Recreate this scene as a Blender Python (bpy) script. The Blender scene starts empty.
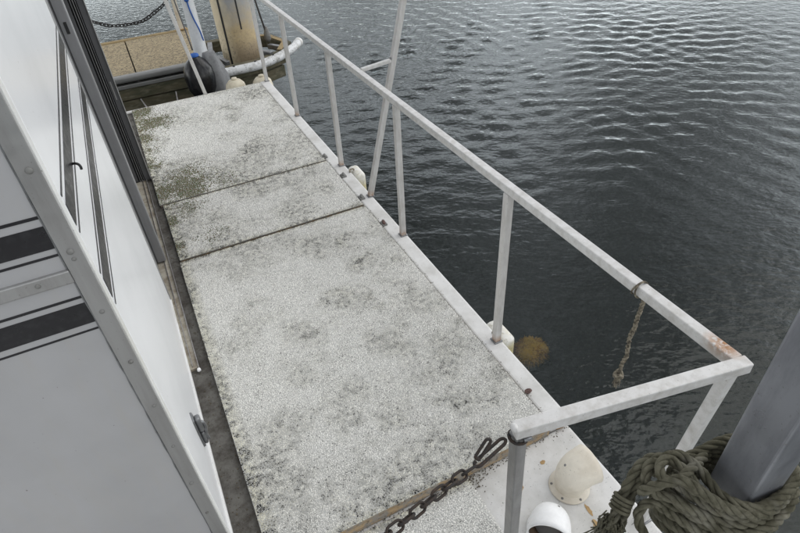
import bpy, bmesh, math, random
import numpy as np
from mathutils import Vector, Matrix

random.seed(7); rng = np.random.default_rng(7)
scn = bpy.context.scene
C = scn.collection
rad = math.radians

# ------------------------------------------------------------------ camera
CAM_H = 1.8
R = np.array([[0.89501447, -0.31607432, 0.31471593],
              [-0.44278999, -0.54463169, 0.71225933],
              [-0.05372261, -0.77683547, -0.62740779]])     # image axes (right, down, forward) -> world
F_PX = 563.0
cd = bpy.data.cameras.new('camera'); cam = bpy.data.objects.new('camera', cd); C.objects.link(cam)
cd.sensor_width = 36.0; cd.lens = F_PX / 800 * 36.0; cd.clip_start = 0.02; cd.clip_end = 8000
m = Matrix.Identity(4)
for i in range(3):
    m[i][0] = R[i, 0]; m[i][1] = -R[i, 1]; m[i][2] = -R[i, 2]
m[2][3] = CAM_H
cam.matrix_world = m
scn.camera = cam

# ------------------------------------------------------------------ light
SUN_AZ = Vector((1.0, -0.05)).normalized(); SUN_EL = 50
w = bpy.data.worlds.new('World'); scn.world = w; w.use_nodes = True
nt = w.node_tree; nt.nodes.clear()
sky = nt.nodes.new('ShaderNodeTexSky'); sky.sky_type = 'NISHITA'; sky.sun_disc = False
sky.sun_elevation = rad(SUN_EL); sky.sun_rotation = math.atan2(SUN_AZ.x, SUN_AZ.y)
sky.air_density = 1.0; sky.dust_density = 0.3; sky.ozone_density = 1.0
hs = nt.nodes.new('ShaderNodeHueSaturation'); hs.inputs['Saturation'].default_value = 0.13
tc = nt.nodes.new('ShaderNodeTexCoord')
mpw = nt.nodes.new('ShaderNodeMapping'); mpw.inputs['Scale'].default_value = (1, 1, 2.2); mpw.inputs['Location'].default_value = (5.3, 2.9, 1.4)
cn = nt.nodes.new('ShaderNodeTexNoise'); cn.inputs['Scale'].default_value = 2.4; cn.inputs['Detail'].default_value = 4
cn.inputs['Roughness'].default_value = 0.45
cr = nt.nodes.new('ShaderNodeMapRange')
cr.inputs['From Min'].default_value = 0.40; cr.inputs['From Max'].default_value = 0.66
cr.inputs['To Min'].default_value = 0.28; cr.inputs['To Max'].default_value = 1.5
mulw = nt.nodes.new('ShaderNodeMix'); mulw.data_type = 'RGBA'; mulw.blend_type = 'MULTIPLY'; mulw.inputs[0].default_value = 1
bg = nt.nodes.new('ShaderNodeBackground'); bg.inputs['Strength'].default_value = 0.15
ow = nt.nodes.new('ShaderNodeOutputWorld')
nt.links.new(tc.outputs['Generated'], mpw.inputs['Vector']); nt.links.new(mpw.outputs[0], cn.inputs['Vector'])
nt.links.new(cn.outputs['Fac'], cr.inputs['Value'])
nt.links.new(sky.outputs[0], hs.inputs['Color']); nt.links.new(hs.outputs[0], mulw.inputs[6])
sepw = nt.nodes.new('ShaderNodeSeparateXYZ'); nt.links.new(tc.outputs['Generated'], sepw.inputs[0])
grad = nt.nodes.new('ShaderNodeMapRange'); nt.links.new(sepw.outputs['Z'], grad.inputs['Value'])
grad.inputs['To Min'].default_value = 1.65; grad.inputs['To Max'].default_value = 1.42      # overcast: zenith brighter than horizon
mw_ = nt.nodes.new('ShaderNodeMath'); mw_.operation = 'MULTIPLY'; nt.links.new(cr.outputs[0], mw_.inputs[0]); nt.links.new(grad.outputs[0], mw_.inputs[1])
nt.links.new(mw_.outputs[0], mulw.inputs[7]); nt.links.new(mulw.outputs[2], bg.inputs['Color'])
nt.links.new(bg.outputs[0], ow.inputs['Surface'])
sd = bpy.data.lights.new('sun', 'SUN'); sd.energy = 0.6; sd.angle = rad(45); sd.color = (1.0, 0.97, 0.93)
sun = bpy.data.objects.new('sun', sd); C.objects.link(sun)
sdir = Vector((SUN_AZ.x * math.cos(rad(SUN_EL)), SUN_AZ.y * math.cos(rad(SUN_EL)), math.sin(rad(SUN_EL))))
sun.rotation_euler = sdir.to_track_quat('Z', 'Y').to_euler(); sun.location = (0, 0, 20)
vs = scn.view_settings
vs.view_transform = 'Standard'; vs.look = 'None'; vs.gamma = 1.0; vs.use_curve_mapping = False
vs.exposure = 0.5

# ------------------------------------------------------------------ helpers
def at(px, py, axis, val):
    r = R @ np.array([px - 400.0, py - 266.5, F_PX]); o = np.array([0, 0, CAM_H])
    return Vector(o + r * ((val - o[axis]) / r[axis]))
def wloc(o):
    v = Vector((0, 0, 0))
    while o is not None:
        v += o.location; o = o.parent
    return v
def tag(o, label=None, cat=None, group=None, kind=None):
    if label: o['label'] = label
    if cat: o['category'] = cat
    if group: o['group'] = group
    if kind: o['kind'] = kind
    return o
def thing(name, loc, label, cat, group=None):
    o = bpy.data.objects.new(name, None); C.objects.link(o); o.location = loc; o.empty_display_size = 0.05
    return tag(o, label, cat, group)
def link_mesh(name, me, parent=None, origin=None):
    o = bpy.data.objects.new(name, me); C.objects.link(o)
    if parent: o.parent = parent
    return o
def obj(name, bm, mat, parent=None, smooth=False, loc=None):
    """world-space bmesh -> one mesh object whose origin sits at its root's (or at loc)"""
    me = bpy.data.meshes.new(name)
    if loc is not None and parent is None: off = Vector(loc)
    else: off = wloc(parent)
    bmesh.ops.translate(bm, verts=bm.verts, vec=-off)
    bmesh.ops.recalc_face_normals(bm, faces=bm.faces)
    bm.to_mesh(me); bm.free()
    if smooth:
        for p in me.polygons: p.use_smooth = True
    me.materials.append(mat)
    o = link_mesh(name, me, parent)
    if parent is None: o.location = off
    return o
def piece(name, me, parent, mw):
    """instance of shared mesh with world matrix mw under parent"""
    o = link_mesh(name, me, parent)
    o.matrix_local = Matrix.Translation(-wloc(parent)) @ mw
    return o
def shade_auto(me, ang=40):
    for p in me.polygons: p.use_smooth = True
    try: me.set_sharp_from_angle(angle=rad(ang))
    except Exception: pass

def box(bm, lo, hi, bev=0.0, mw=None, seg=2):
    lo = Vector(lo); hi = Vector(hi); c = (lo + hi) / 2; s = hi - lo
    r = bmesh.ops.create_cube(bm, size=1.0, matrix=(mw or Matrix.Identity(4)) @ Matrix.Translation(c) @ Matrix.Diagonal((s.x, s.y, s.z, 1)))
    if bev > 0:
        es = list({e for v in r['verts'] for e in v.link_edges})
        bmesh.ops.bevel(bm, geom=es, offset=bev, segments=seg, affect='EDGES', profile=0.5, clamp_overlap=True)
    return bm
def boxed(lo, hi, bev=0.0, mw=None, seg=2):
    return box(bmesh.new(), lo, hi, bev, mw, seg)
def bar_matrix(a, b, up=(0, 0, 1)):
    a = Vector(a); b = Vector(b); d = (b - a).normalized(); up = Vector(up)
    x = up.cross(d)
    if x.length < 1e-4: x = Vector((1, 0, 0)).cross(d)
    x.normalize(); y = d.cross(x)
    return Matrix(((x.x, y.x, d.x, a.x), (x.y, y.y, d.y, a.y), (x.z, y.z, d.z, a.z), (0, 0, 0, 1))), (b - a).length
def bar(bm, a, b, w, h, up=(0, 0, 1), bev=0.003):
    mw, L = bar_matrix(a, b, up)
    return box(bm, (-w / 2, -h / 2, 0), (w / 2, h / 2, L), bev, mw)
def catmull(pts, n=8):
    P = [Vector(p) for p in pts]; P = [2 * P[0] - P[1]] + P + [2 * P[-1] - P[-2]]
    out = []
    for i in range(1, len(P) - 2):
        a, b, c, d = P[i - 1:i + 3]
        for k in range(n):
            t = k / n
            out.append(0.5 * ((2 * b) + (c - a) * t + (2 * a - 5 * b + 4 * c - d) * t * t + (3 * b - a - 3 * c + d) * t ** 3))
    out.append(P[-2]); return out
def resample(pts, step):
    out = [pts[0]]; acc = 0.0
    for a, b in zip(pts, pts[1:]):
        L = (b - a).length; s = step - acc
        while s <= L:
            out.append(a.lerp(b, s / L)); s += step
        acc = (acc + L) % step if L > 0 else acc
    if (out[-1] - pts[-1]).length > step * 0.3: out.append(pts[-1])
    return out
def frames(pts):
    n = len(pts); T = [(pts[min(i + 1, n - 1)] - pts[max(i - 1, 0)]).normalized() for i in range(n)]
    u = T[0].orthogonal().normalized(); fr = []
    for i in range(n):
        u = (u - T[i] * u.dot(T[i]))
        u = u.normalized() if u.length > 1e-6 else T[i].orthogonal().normalized()
        fr.append((T[i], u, T[i].cross(u)))
    return fr
def tube(bm, pts, r, seg=10, cap=True):
    """r: number or function/list of radius along the path"""
    pts = [Vector(p) for p in pts]; fr = frames(pts); rings = []
    for i, (p, (t, u, v)) in enumerate(zip(pts, fr)):
        rr = r[i] if isinstance(r, (list, tuple)) else r
        rings.append([bm.verts.new(p + (u * math.cos(2 * math.pi * k / seg) + v * math.sin(2 * math.pi * k / seg)) * rr) for k in range(seg)])
    for a, b in zip(rings, rings[1:]):
        for k in range(seg): bm.faces.new((a[k], a[(k + 1) % seg], b[(k + 1) % seg], b[k]))
    if cap:
        bm.faces.new(rings[0][::-1]); bm.faces.new(rings[-1])
    return bm
def rope(bm, pts, r, pitch=None, seg=7, smooth=10, step=0.004, jit=0.0):
    """three laid strands around a path"""
    path = resample(catmull(pts, smooth), step); fr = frames(path); pitch = pitch or r * 7.6
    for s in range(3):
        q = []; L = 0.0
        for i, (p, (t, u, v)) in enumerate(zip(path, fr)):
            if i: L += (path[i] - path[i - 1]).length
            a = 2 * math.pi * (L / pitch + s / 3.0)
            q.append(p + (u * math.cos(a) + v * math.sin(a)) * r * 0.54 + Vector((random.uniform(-jit, jit), random.uniform(-jit, jit), random.uniform(-jit, jit))))
        tube(bm, q, r * 0.56, seg)
    return bm
def lathe(bm, prof, seg=32, mw=None):
    mw = mw or Matrix.Identity(4); rings = []
    for (rr, z) in prof:
        rings.append([bm.verts.new(mw @ Vector((rr * math.cos(2 * math.pi * k / seg), rr * math.sin(2 * math.pi * k / seg), z))) for k in range(seg)])
    for a, b in zip(rings, rings[1:]):
        for k in range(seg): bm.faces.new((a[k], a[(k + 1) % seg], b[(k + 1) % seg], b[k]))
    bm.faces.new(rings[0][::-1]); bm.faces.new(rings[-1])
    return bm
def np_mesh(name, V, Fc, nper):
    me = bpy.data.meshes.new(name)
    nf = len(Fc)
    me.vertices.add(len(V)); me.vertices.foreach_set('co', np.ascontiguousarray(V, dtype=np.float32).ravel())
    me.loops.add(nf * nper); me.loops.foreach_set('vertex_index', np.ascontiguousarray(Fc, dtype=np.int32).ravel())
    me.polygons.add(nf)
    me.polygons.foreach_set('loop_start', np.arange(0, nf * nper, nper, dtype=np.int32))
    me.polygons.foreach_set('loop_total', np.full(nf, nper, dtype=np.int32))
    me.update(calc_edges=True); me.validate()
    return me
_perm = rng.random((64, 64))
def vnoise(x, y):
    xi = np.floor(x).astype(int); yi = np.floor(y).astype(int); fx = x - xi; fy = y - yi
    fx = fx * fx * (3 - 2 * fx); fy = fy * fy * (3 - 2 * fy)
    g = lambda a, b: _perm[a % 64, b % 64]
    return (g(xi, yi) * (1 - fx) + g(xi + 1, yi) * fx) * (1 - fy) + (g(xi, yi + 1) * (1 - fx) + g(xi + 1, yi + 1) * fx) * fy
def fbm(x, y, o=5):
    s = 0; a = 0.5; t = 0
    for k in range(o):
        s = s + a * vnoise(x * 2 ** k + 17.3 * k, y * 2 ** k + 5.1 * k); t += a; a *= 0.55
    return s / t

# ------------------------------------------------------------------ materials
class N:
    def __init__(s, name):
        s.m = bpy.data.materials.new(name); s.m.use_nodes = True; s.t = s.m.node_tree; s.t.nodes.clear()
        s.out = s.t.nodes.new('ShaderNodeOutputMaterial')
    def n(s, typ, **kw):
        nd = s.t.nodes.new(typ)
        for k, v in kw.items():
            if k in nd.inputs: s.set(nd.inputs[k], v)
            else: setattr(nd, k, v)
        return nd
    def set(s, sock, v):
        if isinstance(v, bpy.types.NodeSocket): s.t.links.new(v, sock)
        else: sock.default_value = v
    def coord(s, scale=(1, 1, 1)):
        g = s.n('ShaderNodeNewGeometry'); mp = s.n('ShaderNodeMapping'); mp.inputs['Scale'].default_value = scale
        s.t.links.new(g.outputs['Position'], mp.inputs['Vector']); return mp.outputs[0]
    def noise(s, scale, detail=4, rough=0.55, co=None, sc=(1, 1, 1), dist=0.0):
        nd = s.n('ShaderNodeTexNoise'); nd.inputs['Scale'].default_value = scale; nd.inputs['Detail'].default_value = detail
        nd.inputs['Roughness'].default_value = rough; nd.inputs['Distortion'].default_value = dist
        s.t.links.new(co or s.coord(sc), nd.inputs['Vector']); return nd.outputs['Fac']
    def ramp(s, fac, lo, hi, a=0.0, b=1.0):
        nd = s.n('ShaderNodeMapRange'); s.set(nd.inputs['Value'], fac)
        for k, v in (('From Min', lo), ('From Max', hi), ('To Min', a), ('To Max', b)): s.set(nd.inputs[k], v)
        return nd.outputs[0]
    def mix(s, fac, a, b, mode='MIX'):
        nd = s.n('ShaderNodeMix'); nd.data_type = 'RGBA'; nd.blend_type = mode
        s.set(nd.inputs[0], fac); s.set(nd.inputs[6], a); s.set(nd.inputs[7], b); return nd.outputs[2]
    def math(s, op, a, b=0.0):
        nd = s.n('ShaderNodeMath'); nd.operation = op; s.set(nd.inputs[0], a); s.set(nd.inputs[1], b); return nd.outputs[0]
    def spot(s, p, r0, r1):
        """1 inside radius r0 of world point p falling to 0 at r1"""
        g = s.n('ShaderNodeNewGeometry'); nd = s.n('ShaderNodeVectorMath'); nd.operation = 'DISTANCE'
        s.t.links.new(g.outputs['Position'], nd.inputs[0]); nd.inputs[1].default_value = p
        return s.ramp(nd.outputs['Value'], r0, r1, 1.0, 0.0)
    def bump(s, h, strength=0.3, dist=0.002):
        nd = s.n('ShaderNodeBump'); nd.inputs['Strength'].default_value = strength; nd.inputs['Distance'].default_value = dist
        s.t.links.new(h, nd.inputs['Height']); return nd.outputs[0]
    def done(s, color, rough=0.5, metal=0.0, normal=None, spec=0.5, **kw):
        b = s.n('ShaderNodeBsdfPrincipled'); s.set(b.inputs['Base Color'], color); s.set(b.inputs['Roughness'], rough)
        s.set(b.inputs['Metallic'], metal); s.set(b.inputs['Specular IOR Level'], spec)
        if normal is not None: s.set(b.inputs['Normal'], normal)
        for k, v in kw.items(): s.set(b.inputs[k], v)
        s.t.links.new(b.outputs[0], s.out.inputs['Surface']); return s.m
def c4(r, g=None, b=None):
    return (r, r, r, 1) if g is None else (r, g, b, 1)

def dirty(name, col, dirt, rough=0.5, metal=0.0, big=6, lo=0.5, hi=0.75, speck=True, bump=0.15, spec=0.5, speck_scale=220, speck_lo=0.66):
    n = N(name)
    f = n.ramp(n.noise(big, 6, 0.62), lo, hi)
    c = n.mix(f, c4(*col), c4(*dirt))
    c = n.mix(n.ramp(n.noise(big * 7, 5, 0.6), 0.35, 0.75, 0, 0.35), c, c4(*[v * 0.75 for v in col]))
    if speck:
        c = n.mix(n.ramp(n.noise(speck_scale, 2, 0.5), speck_lo, speck_lo + 0.06, 0, 0.8), c, c4(*[v * 0.35 for v in dirt]))
    r = n.ramp(n.noise(big * 4, 4), 0.3, 0.7, rough * 0.8, min(1, rough * 1.25))
    return n.done(c, r, metal, n.bump(n.noise(big * 25, 4), bump, 0.0015), spec)

M = {}
M['gelcoat_deck'] = dirty('deck_paint', (0.65, 0.645, 0.625), (0.42, 0.41, 0.375), 0.6, big=5, lo=0.46, hi=0.78, speck_scale=170, speck_lo=0.68)
M['hull'] = dirty('hull_paint', (0.70, 0.70, 0.68), (0.5, 0.49, 0.44), 0.4, big=3)
M['gutter'] = dirty('gutter_grime', (0.115, 0.11, 0.098), (0.04, 0.034, 0.027), 0.85, big=14, lo=0.4, hi=0.65, bump=0.5)
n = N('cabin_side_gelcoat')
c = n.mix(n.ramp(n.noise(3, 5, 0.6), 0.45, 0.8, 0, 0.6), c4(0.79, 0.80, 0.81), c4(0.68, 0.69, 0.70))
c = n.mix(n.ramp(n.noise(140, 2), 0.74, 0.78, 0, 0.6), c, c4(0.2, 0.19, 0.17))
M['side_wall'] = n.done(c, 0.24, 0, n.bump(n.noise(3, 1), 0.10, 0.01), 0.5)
n = N('cabin_front_shaded_gelcoat')
c = n.mix(n.ramp(n.noise(2.5, 5, 0.6), 0.4, 0.8, 0, 0.8), c4(0.37, 0.37, 0.375), c4(0.30, 0.30, 0.302))  # white gelcoat as on the side, darkened to put the front's shade into the colour
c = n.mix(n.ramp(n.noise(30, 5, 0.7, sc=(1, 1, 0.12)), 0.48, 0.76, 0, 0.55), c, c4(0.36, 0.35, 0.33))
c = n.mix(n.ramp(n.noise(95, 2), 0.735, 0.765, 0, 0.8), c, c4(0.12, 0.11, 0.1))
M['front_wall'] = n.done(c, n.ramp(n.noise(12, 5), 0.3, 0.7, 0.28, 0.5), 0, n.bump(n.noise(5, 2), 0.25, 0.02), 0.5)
n = N('black_vinyl')
c = n.mix(n.ramp(n.noise(60, 5), 0.5, 0.75, 0, 0.6), c4(0.011, 0.011, 0.013), c4(0.03, 0.03, 0.033))
M['vinyl'] = n.done(c, n.ramp(n.noise(50, 4), 0.3, 0.7, 0.25, 0.42), 0, None, 0.45)
def alu(name, base, rough, dirt=(0.2, 0.19, 0.17), metal=0.85, streak=(1, 1, 0.1), amt=0.5, rust=None):
    n = N(name)
    c = n.mix(n.ramp(n.noise(30, 5, 0.65, sc=streak), 0.42, 0.75, 0, amt), c4(*base), c4(*dirt))
    c = n.mix(n.ramp(n.noise(190, 3), 0.66, 0.74, 0, 0.55), c, c4(0.12, 0.11, 0.1))
    mt = metal
    if rust:
        for (p, r0, r1, k) in rust:
            f = n.math('MULTIPLY', n.spot(p, r0, r1), n.ramp(n.noise(75, 5, 0.7), 0.34, 0.5))
            c = n.mix(n.math('MULTIPLY', f, k), c, n.mix(n.noise(160, 3), c4(0.24, 0.085, 0.015), c4(0.36, 0.18, 0.05)))
    r = n.ramp(n.noise(22, 5), 0.3, 0.7, rough * 0.75, rough * 1.3)
    return n.done(c, r, mt, n.bump(n.noise(150, 3), 0.12, 0.0008))
RAIL_END = at(728, 338, 0, 1.06)
M['rail'] = alu('rail_paint', (0.60, 0.595, 0.58), 0.46, (0.36, 0.345, 0.31), 0.12, (1, 1, 1), 0.7,
                rust=[(tuple(RAIL_END), 0.02, 0.06, 1.0)])
M['post'] = alu('rail_post_metal', (0.56, 0.55, 0.53), 0.45, (0.36, 0.34, 0.31), 0.2, (1, 1, 0.3), 0.7,
                rust=[((1.04, y_, 0.0), 0.01, 0.05, 0.8) for y_ in (1.378, 2.284, 3.198, 4.128)] + [((1.05, 2.745, 0.0), 0.01, 0.05, 0.8)])
M['corner_post'] = alu('corner_post_aluminium', (0.27, 0.27, 0.265), 0.4, (0.15, 0.145, 0.14), 0.5, (1, 1, 0.2), 0.7)
M['trim'] = alu('trim_aluminium', (0.36, 0.36, 0.355), 0.38, (0.22, 0.21, 0.20), 0.6)
M['frame_dark'] = alu('frame_dark_aluminium', (0.13, 0.13, 0.135), 0.45, (0.08, 0.08, 0.08), 0.5)
M['frame_mid'] = alu('frame_grey_aluminium', (0.27, 0.27, 0.275), 0.42, (0.17, 0.17, 0.17), 0.5)
M['black'] = dirty('black_rubber', (0.012, 0.012, 0.012), (0.03, 0.03, 0.03), 0.6, speck=False)
M['big_post'] = alu('square_post_metal', (0.26, 0.27, 0.29), 0.36, (0.12, 0.125, 0.14), 0.45, (1, 1, 0.25), 0.7)
M['steel'] = alu('stainless', (0.42, 0.41, 0.40), 0.35, (0.16, 0.13, 0.10), 0.9, (1, 1, 1), 0.7)
M['darksteel'] = alu('weathered_casting', (0.24, 0.245, 0.25), 0.4, (0.09, 0.09, 0.09), 0.7, (1, 1, 1), 0.7)
M['sill'] = dirty('sill_dirty_cream', (0.42, 0.39, 0.32), (0.16, 0.12, 0.08), 0.7, big=16, lo=0.42, hi=0.7)
n = N('rusty_chain')
c = n.mix(n.ramp(n.noise(90, 5, 0.7), 0.38, 0.66), c4(0.03, 0.029, 0.029), c4(0.062, 0.042, 0.030))
M['chain'] = n.done(c, 0.7, 0.4, n.bump(n.noise(400, 3), 0.5, 0.001))
n = N('edge_plywood')
c = n.mix(n.ramp(n.noise(40, 4, 0.6, sc=(0.15, 1, 3)), 0.35, 0.7), c4(0.42, 0.31, 0.18), c4(0.22, 0.15, 0.08))
c = n.mix(n.ramp(n.noise(25, 6, 0.7), 0.42, 0.56), c, c4(0.24, 0.22, 0.19))
c = n.mix(n.ramp(n.noise(55, 5, 0.7), 0.55, 0.68), c, c4(0.05, 0.045, 0.035))
M['ply'] = n.done(c, 0.85, 0, n.bump(n.noise(120, 4, sc=(0.3, 1, 4)), 0.5, 0.002))
M['backing'] = dirty('carpet_backing', (0.42, 0.42, 0.40), (0.2, 0.2, 0.18), 0.95, big=8, bump=0.4)
n = N('carpet_pile')
a = n.n('ShaderNodeVertexColor'); a.layer_name = 'pile'
M['pile'] = n.done(a.outputs['Color'], 0.9, 0, None, 0.25)
M['cowl_cream'] = dirty('cowl_cream_plastic', (0.72, 0.67, 0.57), (0.54, 0.48, 0.38), 0.5, big=9, lo=0.45, hi=0.75, speck_scale=120, speck_lo=0.7)
M['cowl_white'] = dirty('cowl_white_plastic', (0.80, 0.80, 0.79), (0.66, 0.65, 0.62), 0.38, big=9, lo=0.5, hi=0.8, speck_scale=120, speck_lo=0.74)
M['cowl_inside'] = dirty('cowl_inside', (0.10, 0.065, 0.04), (0.05, 0.035, 0.025), 0.8, big=9)
n = N('mooring_rope')
c = n.mix(n.ramp(n.noise(9, 5, 0.6), 0.35, 0.7), c4(0.074, 0.070, 0.047), c4(0.155, 0.147, 0.108))
c = n.mix(n.ramp(n.noise(70, 4, 0.65), 0.45, 0.7, 0, 0.8), c, c4(0.035, 0.033, 0.018))
c = n.mix(n.ramp(n.noise(14, 3, 0.6, sc=(1.3, 1, 1)), 0.56, 0.72, 0, 0.5), c, c4(0.27, 0.26, 0.22))
M['rope'] = n.done(c, 0.9, 0, n.bump(n.noise(700, 3, sc=(1, 1, 1)), 0.6, 0.001), 0.2)
M['rope_tan'] = dirty('frayed_tan_rope', (0.26, 0.23, 0.17), (0.05, 0.043, 0.03), 0.95, big=70, lo=0.42, hi=0.6, speck=False)
M['rope_blue'] = dirty('blue_rope', (0.02, 0.10, 0.36), (0.02, 0.06, 0.2), 0.7, big=30, speck=False)
M['tape'] = dirty('whipping_tape', (0.55, 0.55, 0.52), (0.25, 0.24, 0.2), 0.8, big=60, speck=False)
n = N('fender_vinyl')
g = n.n('ShaderNodeNewGeometry'); sep = n.n('ShaderNodeSeparateXYZ'); n.t.links.new(g.outputs['Position'], sep.inputs[0])
yel = n.math('ADD', n.ramp(sep.outputs['Z'], -0.03, -0.10), n.ramp(n.noise(18, 4), 0.3, 0.7, -0.4, 0.4))
c = n.mix(yel, c4(0.68, 0.67, 0.62), c4(0.50, 0.44, 0.24))
c = n.mix(n.ramp(n.noise(40, 5, 0.7), 0.52, 0.7, 0, 0.7), c, c4(0.25, 0.22, 0.13))
M['fender'] = n.done(c, 0.5)
M['cream'] = dirty('cream_vinyl', (0.58, 0.53, 0.41), (0.36, 0.31, 0.21), 0.5, big=14)
M['black_fender'] = dirty('black_vinyl_fender', (0.010, 0.010, 0.011), (0.03, 0.03, 0.03), 0.2, big=10, speck=False, spec=0.3)
M['grey_fabric'] = dirty('grey_fabric', (0.20, 0.205, 0.21), (0.12, 0.12, 0.12), 0.9, big=18, speck=False)
M['white_plastic'] = dirty('white_weathered_plastic', (0.66, 0.68, 0.69), (0.5, 0.51, 0.5), 0.45, big=5)
M['tube_white'] = dirty('dirty_white_tube', (0.62, 0.63, 0.63), (0.22, 0.21, 0.18), 0.45, big=9, lo=0.48, hi=0.66, speck_scale=60, speck_lo=0.62)
M['rust_cap'] = dirty('rusty_knob', (0.12, 0.07, 0.06), (0.05, 0.035, 0.03), 0.8, big=60, speck=False)
M['grey_knob'] = dirty('grey_bracket', (0.19, 0.19, 0.18), (0.09, 0.08, 0.07), 0.7, big=50, speck=False)
n = N('exposed_aggregate')
v = n.n('ShaderNodeTexVoronoi'); v.inputs['Scale'].default_value = 75; n.t.links.new(n.coord(), v.inputs['Vector'])
c = n.mix(n.ramp(n.n('ShaderNodeSeparateColor', Color=v.outputs['Color']).outputs[0], 0.1, 0.9), c4(0.42, 0.34, 0.20), c4(0.11, 0.085, 0.055))
c = n.mix(n.ramp(n.noise(130, 3), 0.45, 0.65, 0, 0.5), c, c4(0.42, 0.36, 0.24))
c = n.mix(n.ramp(n.noise(3.5, 6, 0.65), 0.5, 0.8, 0, 0.35), c, c4(0.14, 0.11, 0.08))
M['aggregate'] = n.done(c, 0.85, 0, n.bump(v.outputs['Distance'], 0.6, 0.006))
M['dock_alu'] = alu('dock_edge_metal', (0.27, 0.27, 0.26), 0.4, (0.2, 0.2, 0.19), 0.6, (0.2, 1, 1), 0.7)
n = N('slimy_timber')
c = n.mix(n.ramp(n.noise(9, 6, 0.65, sc=(0.25, 1, 2)), 0.38, 0.68), c4(0.10, 0.085, 0.05), c4(0.045, 0.05, 0.028))
c = n.mix(n.ramp(n.noise(30, 4, sc=(0.3, 1, 1)), 0.5, 0.72, 0, 0.7), c, c4(0.19, 0.17, 0.12))
M['timber'] = n.done(c, 0.85, 0, n.bump(n.noise(60, 4, sc=(0.1, 1, 1)), 0.4, 0.005))
M['float_dark'] = dirty('dark_float', (0.02, 0.02, 0.018), (0.04, 0.04, 0.03), 0.8, big=5)
M['ochre'] = dirty('weathered_ochre_timber', (0.32, 0.24, 0.12), (0.13, 0.10, 0.06), 0.85, big=12)
M['cream_post'] = dirty('cream_painted_post', (0.66, 0.60, 0.49), (0.42, 0.30, 0.18), 0.6, big=7, lo=0.5, hi=0.8)
n = N('pile_coating')
g = n.n('ShaderNodeNewGeometry'); sep = n.n('ShaderNodeSeparateXYZ'); n.t.links.new(g.outputs['Position'], sep.inputs[0])
hz = n.math('ADD', sep.outputs['Z'], n.ramp(n.noise(6, 5, 0.65), 0.2, 0.8, -0.16, 0.16))
grey = n.mix(n.noise(5, 4), c4(0.30, 0.31, 0.31), c4(0.22, 0.23, 0.235))
c = n.mix(n.ramp(hz, 0.12, 0.45), c4(0.40, 0.31, 0.17), grey)
c = n.mix(n.ramp(hz, 0.10, -0.06), c, c4(0.26, 0.20, 0.12))
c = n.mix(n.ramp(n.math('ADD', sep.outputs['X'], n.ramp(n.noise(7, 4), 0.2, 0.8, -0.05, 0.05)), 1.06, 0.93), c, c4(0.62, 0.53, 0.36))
c = n.mix(n.ramp(n.noise(45, 5, 0.7), 0.5, 0.7, 0, n.ramp(hz, 0.25, -0.05, 0.1, 0.75)), c, c4(0.10, 0.085, 0.06))
M['pile_coat'] = n.done(c, 0.6, 0, n.bump(n.noise(60, 4), 0.4, 0.006))
n = N('submerged_growth')
c = n.mix(n.ramp(n.noise(20, 5, 0.65), 0.35, 0.7), c4(0.85, 0.52, 0.10), c4(0.50, 0.30, 0.07))
M['blob'] = n.done(c, 0.9)
M['leaf'] = dirty('dry_leaf', (0.30, 0.19, 0.09), (0.16, 0.09, 0.04), 0.8, big=60, speck=False)
M['flake'] = dirty('bare_primer', (0.42, 0.28, 0.13), (0.25, 0.15, 0.07), 0.85, big=60, speck=False)
M['roof'] = M['hull']

# ------------------------------------------------------------------ water and sea bed
WZ = -0.62
n = N('harbour_water')
co = n.coord()
def wco(sx, sy):
    g = n.n('ShaderNodeNewGeometry'); mp = n.n('ShaderNodeMapping'); mp.inputs['Rotation'].default_value = (0, 0, rad(33))
    mp.inputs['Scale'].default_value = (1, 1, 1); n.t.links.new(g.outputs['Position'], mp.inputs['Vector'])
    m2 = n.n('ShaderNodeMapping'); m2.inputs['Scale'].default_value = (sx, sy, 1); n.t.links.new(mp.outputs[0], m2.inputs['Vector']); return m2.outputs[0]
h1 = n.noise(46, 3, 0.5, co=wco(0.6, 1.0))
h2 = n.noise(18, 2, 0.5, co=wco(0.6, 1.0))
nrm = n.bump(n.math('ADD', n.math('MULTIPLY', h1, 0.3), h2), 0.6, 0.009)
fr = n.n('ShaderNodeFresnel'); fr.inputs['IOR'].default_value = 1.34; n.t.links.new(nrm, fr.inputs['Normal'])
gl = n.n('ShaderNodeBsdfGlossy'); gl.inputs['Roughness'].default_value = 0.04; gl.inputs['Color'].default_value = c4(0.93, 0.99, 1.0)
n.t.links.new(nrm, gl.inputs['Normal'])
df = n.n('ShaderNodeBsdfDiffuse'); df.inputs['Color'].default_value = c4(0.006, 0.011, 0.012)
tr = n.n('ShaderNodeBsdfTransparent'); tr.inputs['Color'].default_value = c4(0.80, 0.82, 0.62)
ms1 = n.n('ShaderNodeMixShader'); ms1.inputs[0].default_value = 0.64
n.t.links.new(df.outputs[0], ms1.inputs[1]); n.t.links.new(tr.outputs[0], ms1.inputs[2])
ms2 = n.n('ShaderNodeMixShader'); n.t.links.new(fr.outputs[0], ms2.inputs[0])
n.t.links.new(ms1.outputs[0], ms2.inputs[1]); n.t.links.new(gl.outputs[0], ms2.inputs[2])
n.t.links.new(ms2.outputs[0], n.out.inputs['Surface'])
M['water'] = n.m
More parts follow.
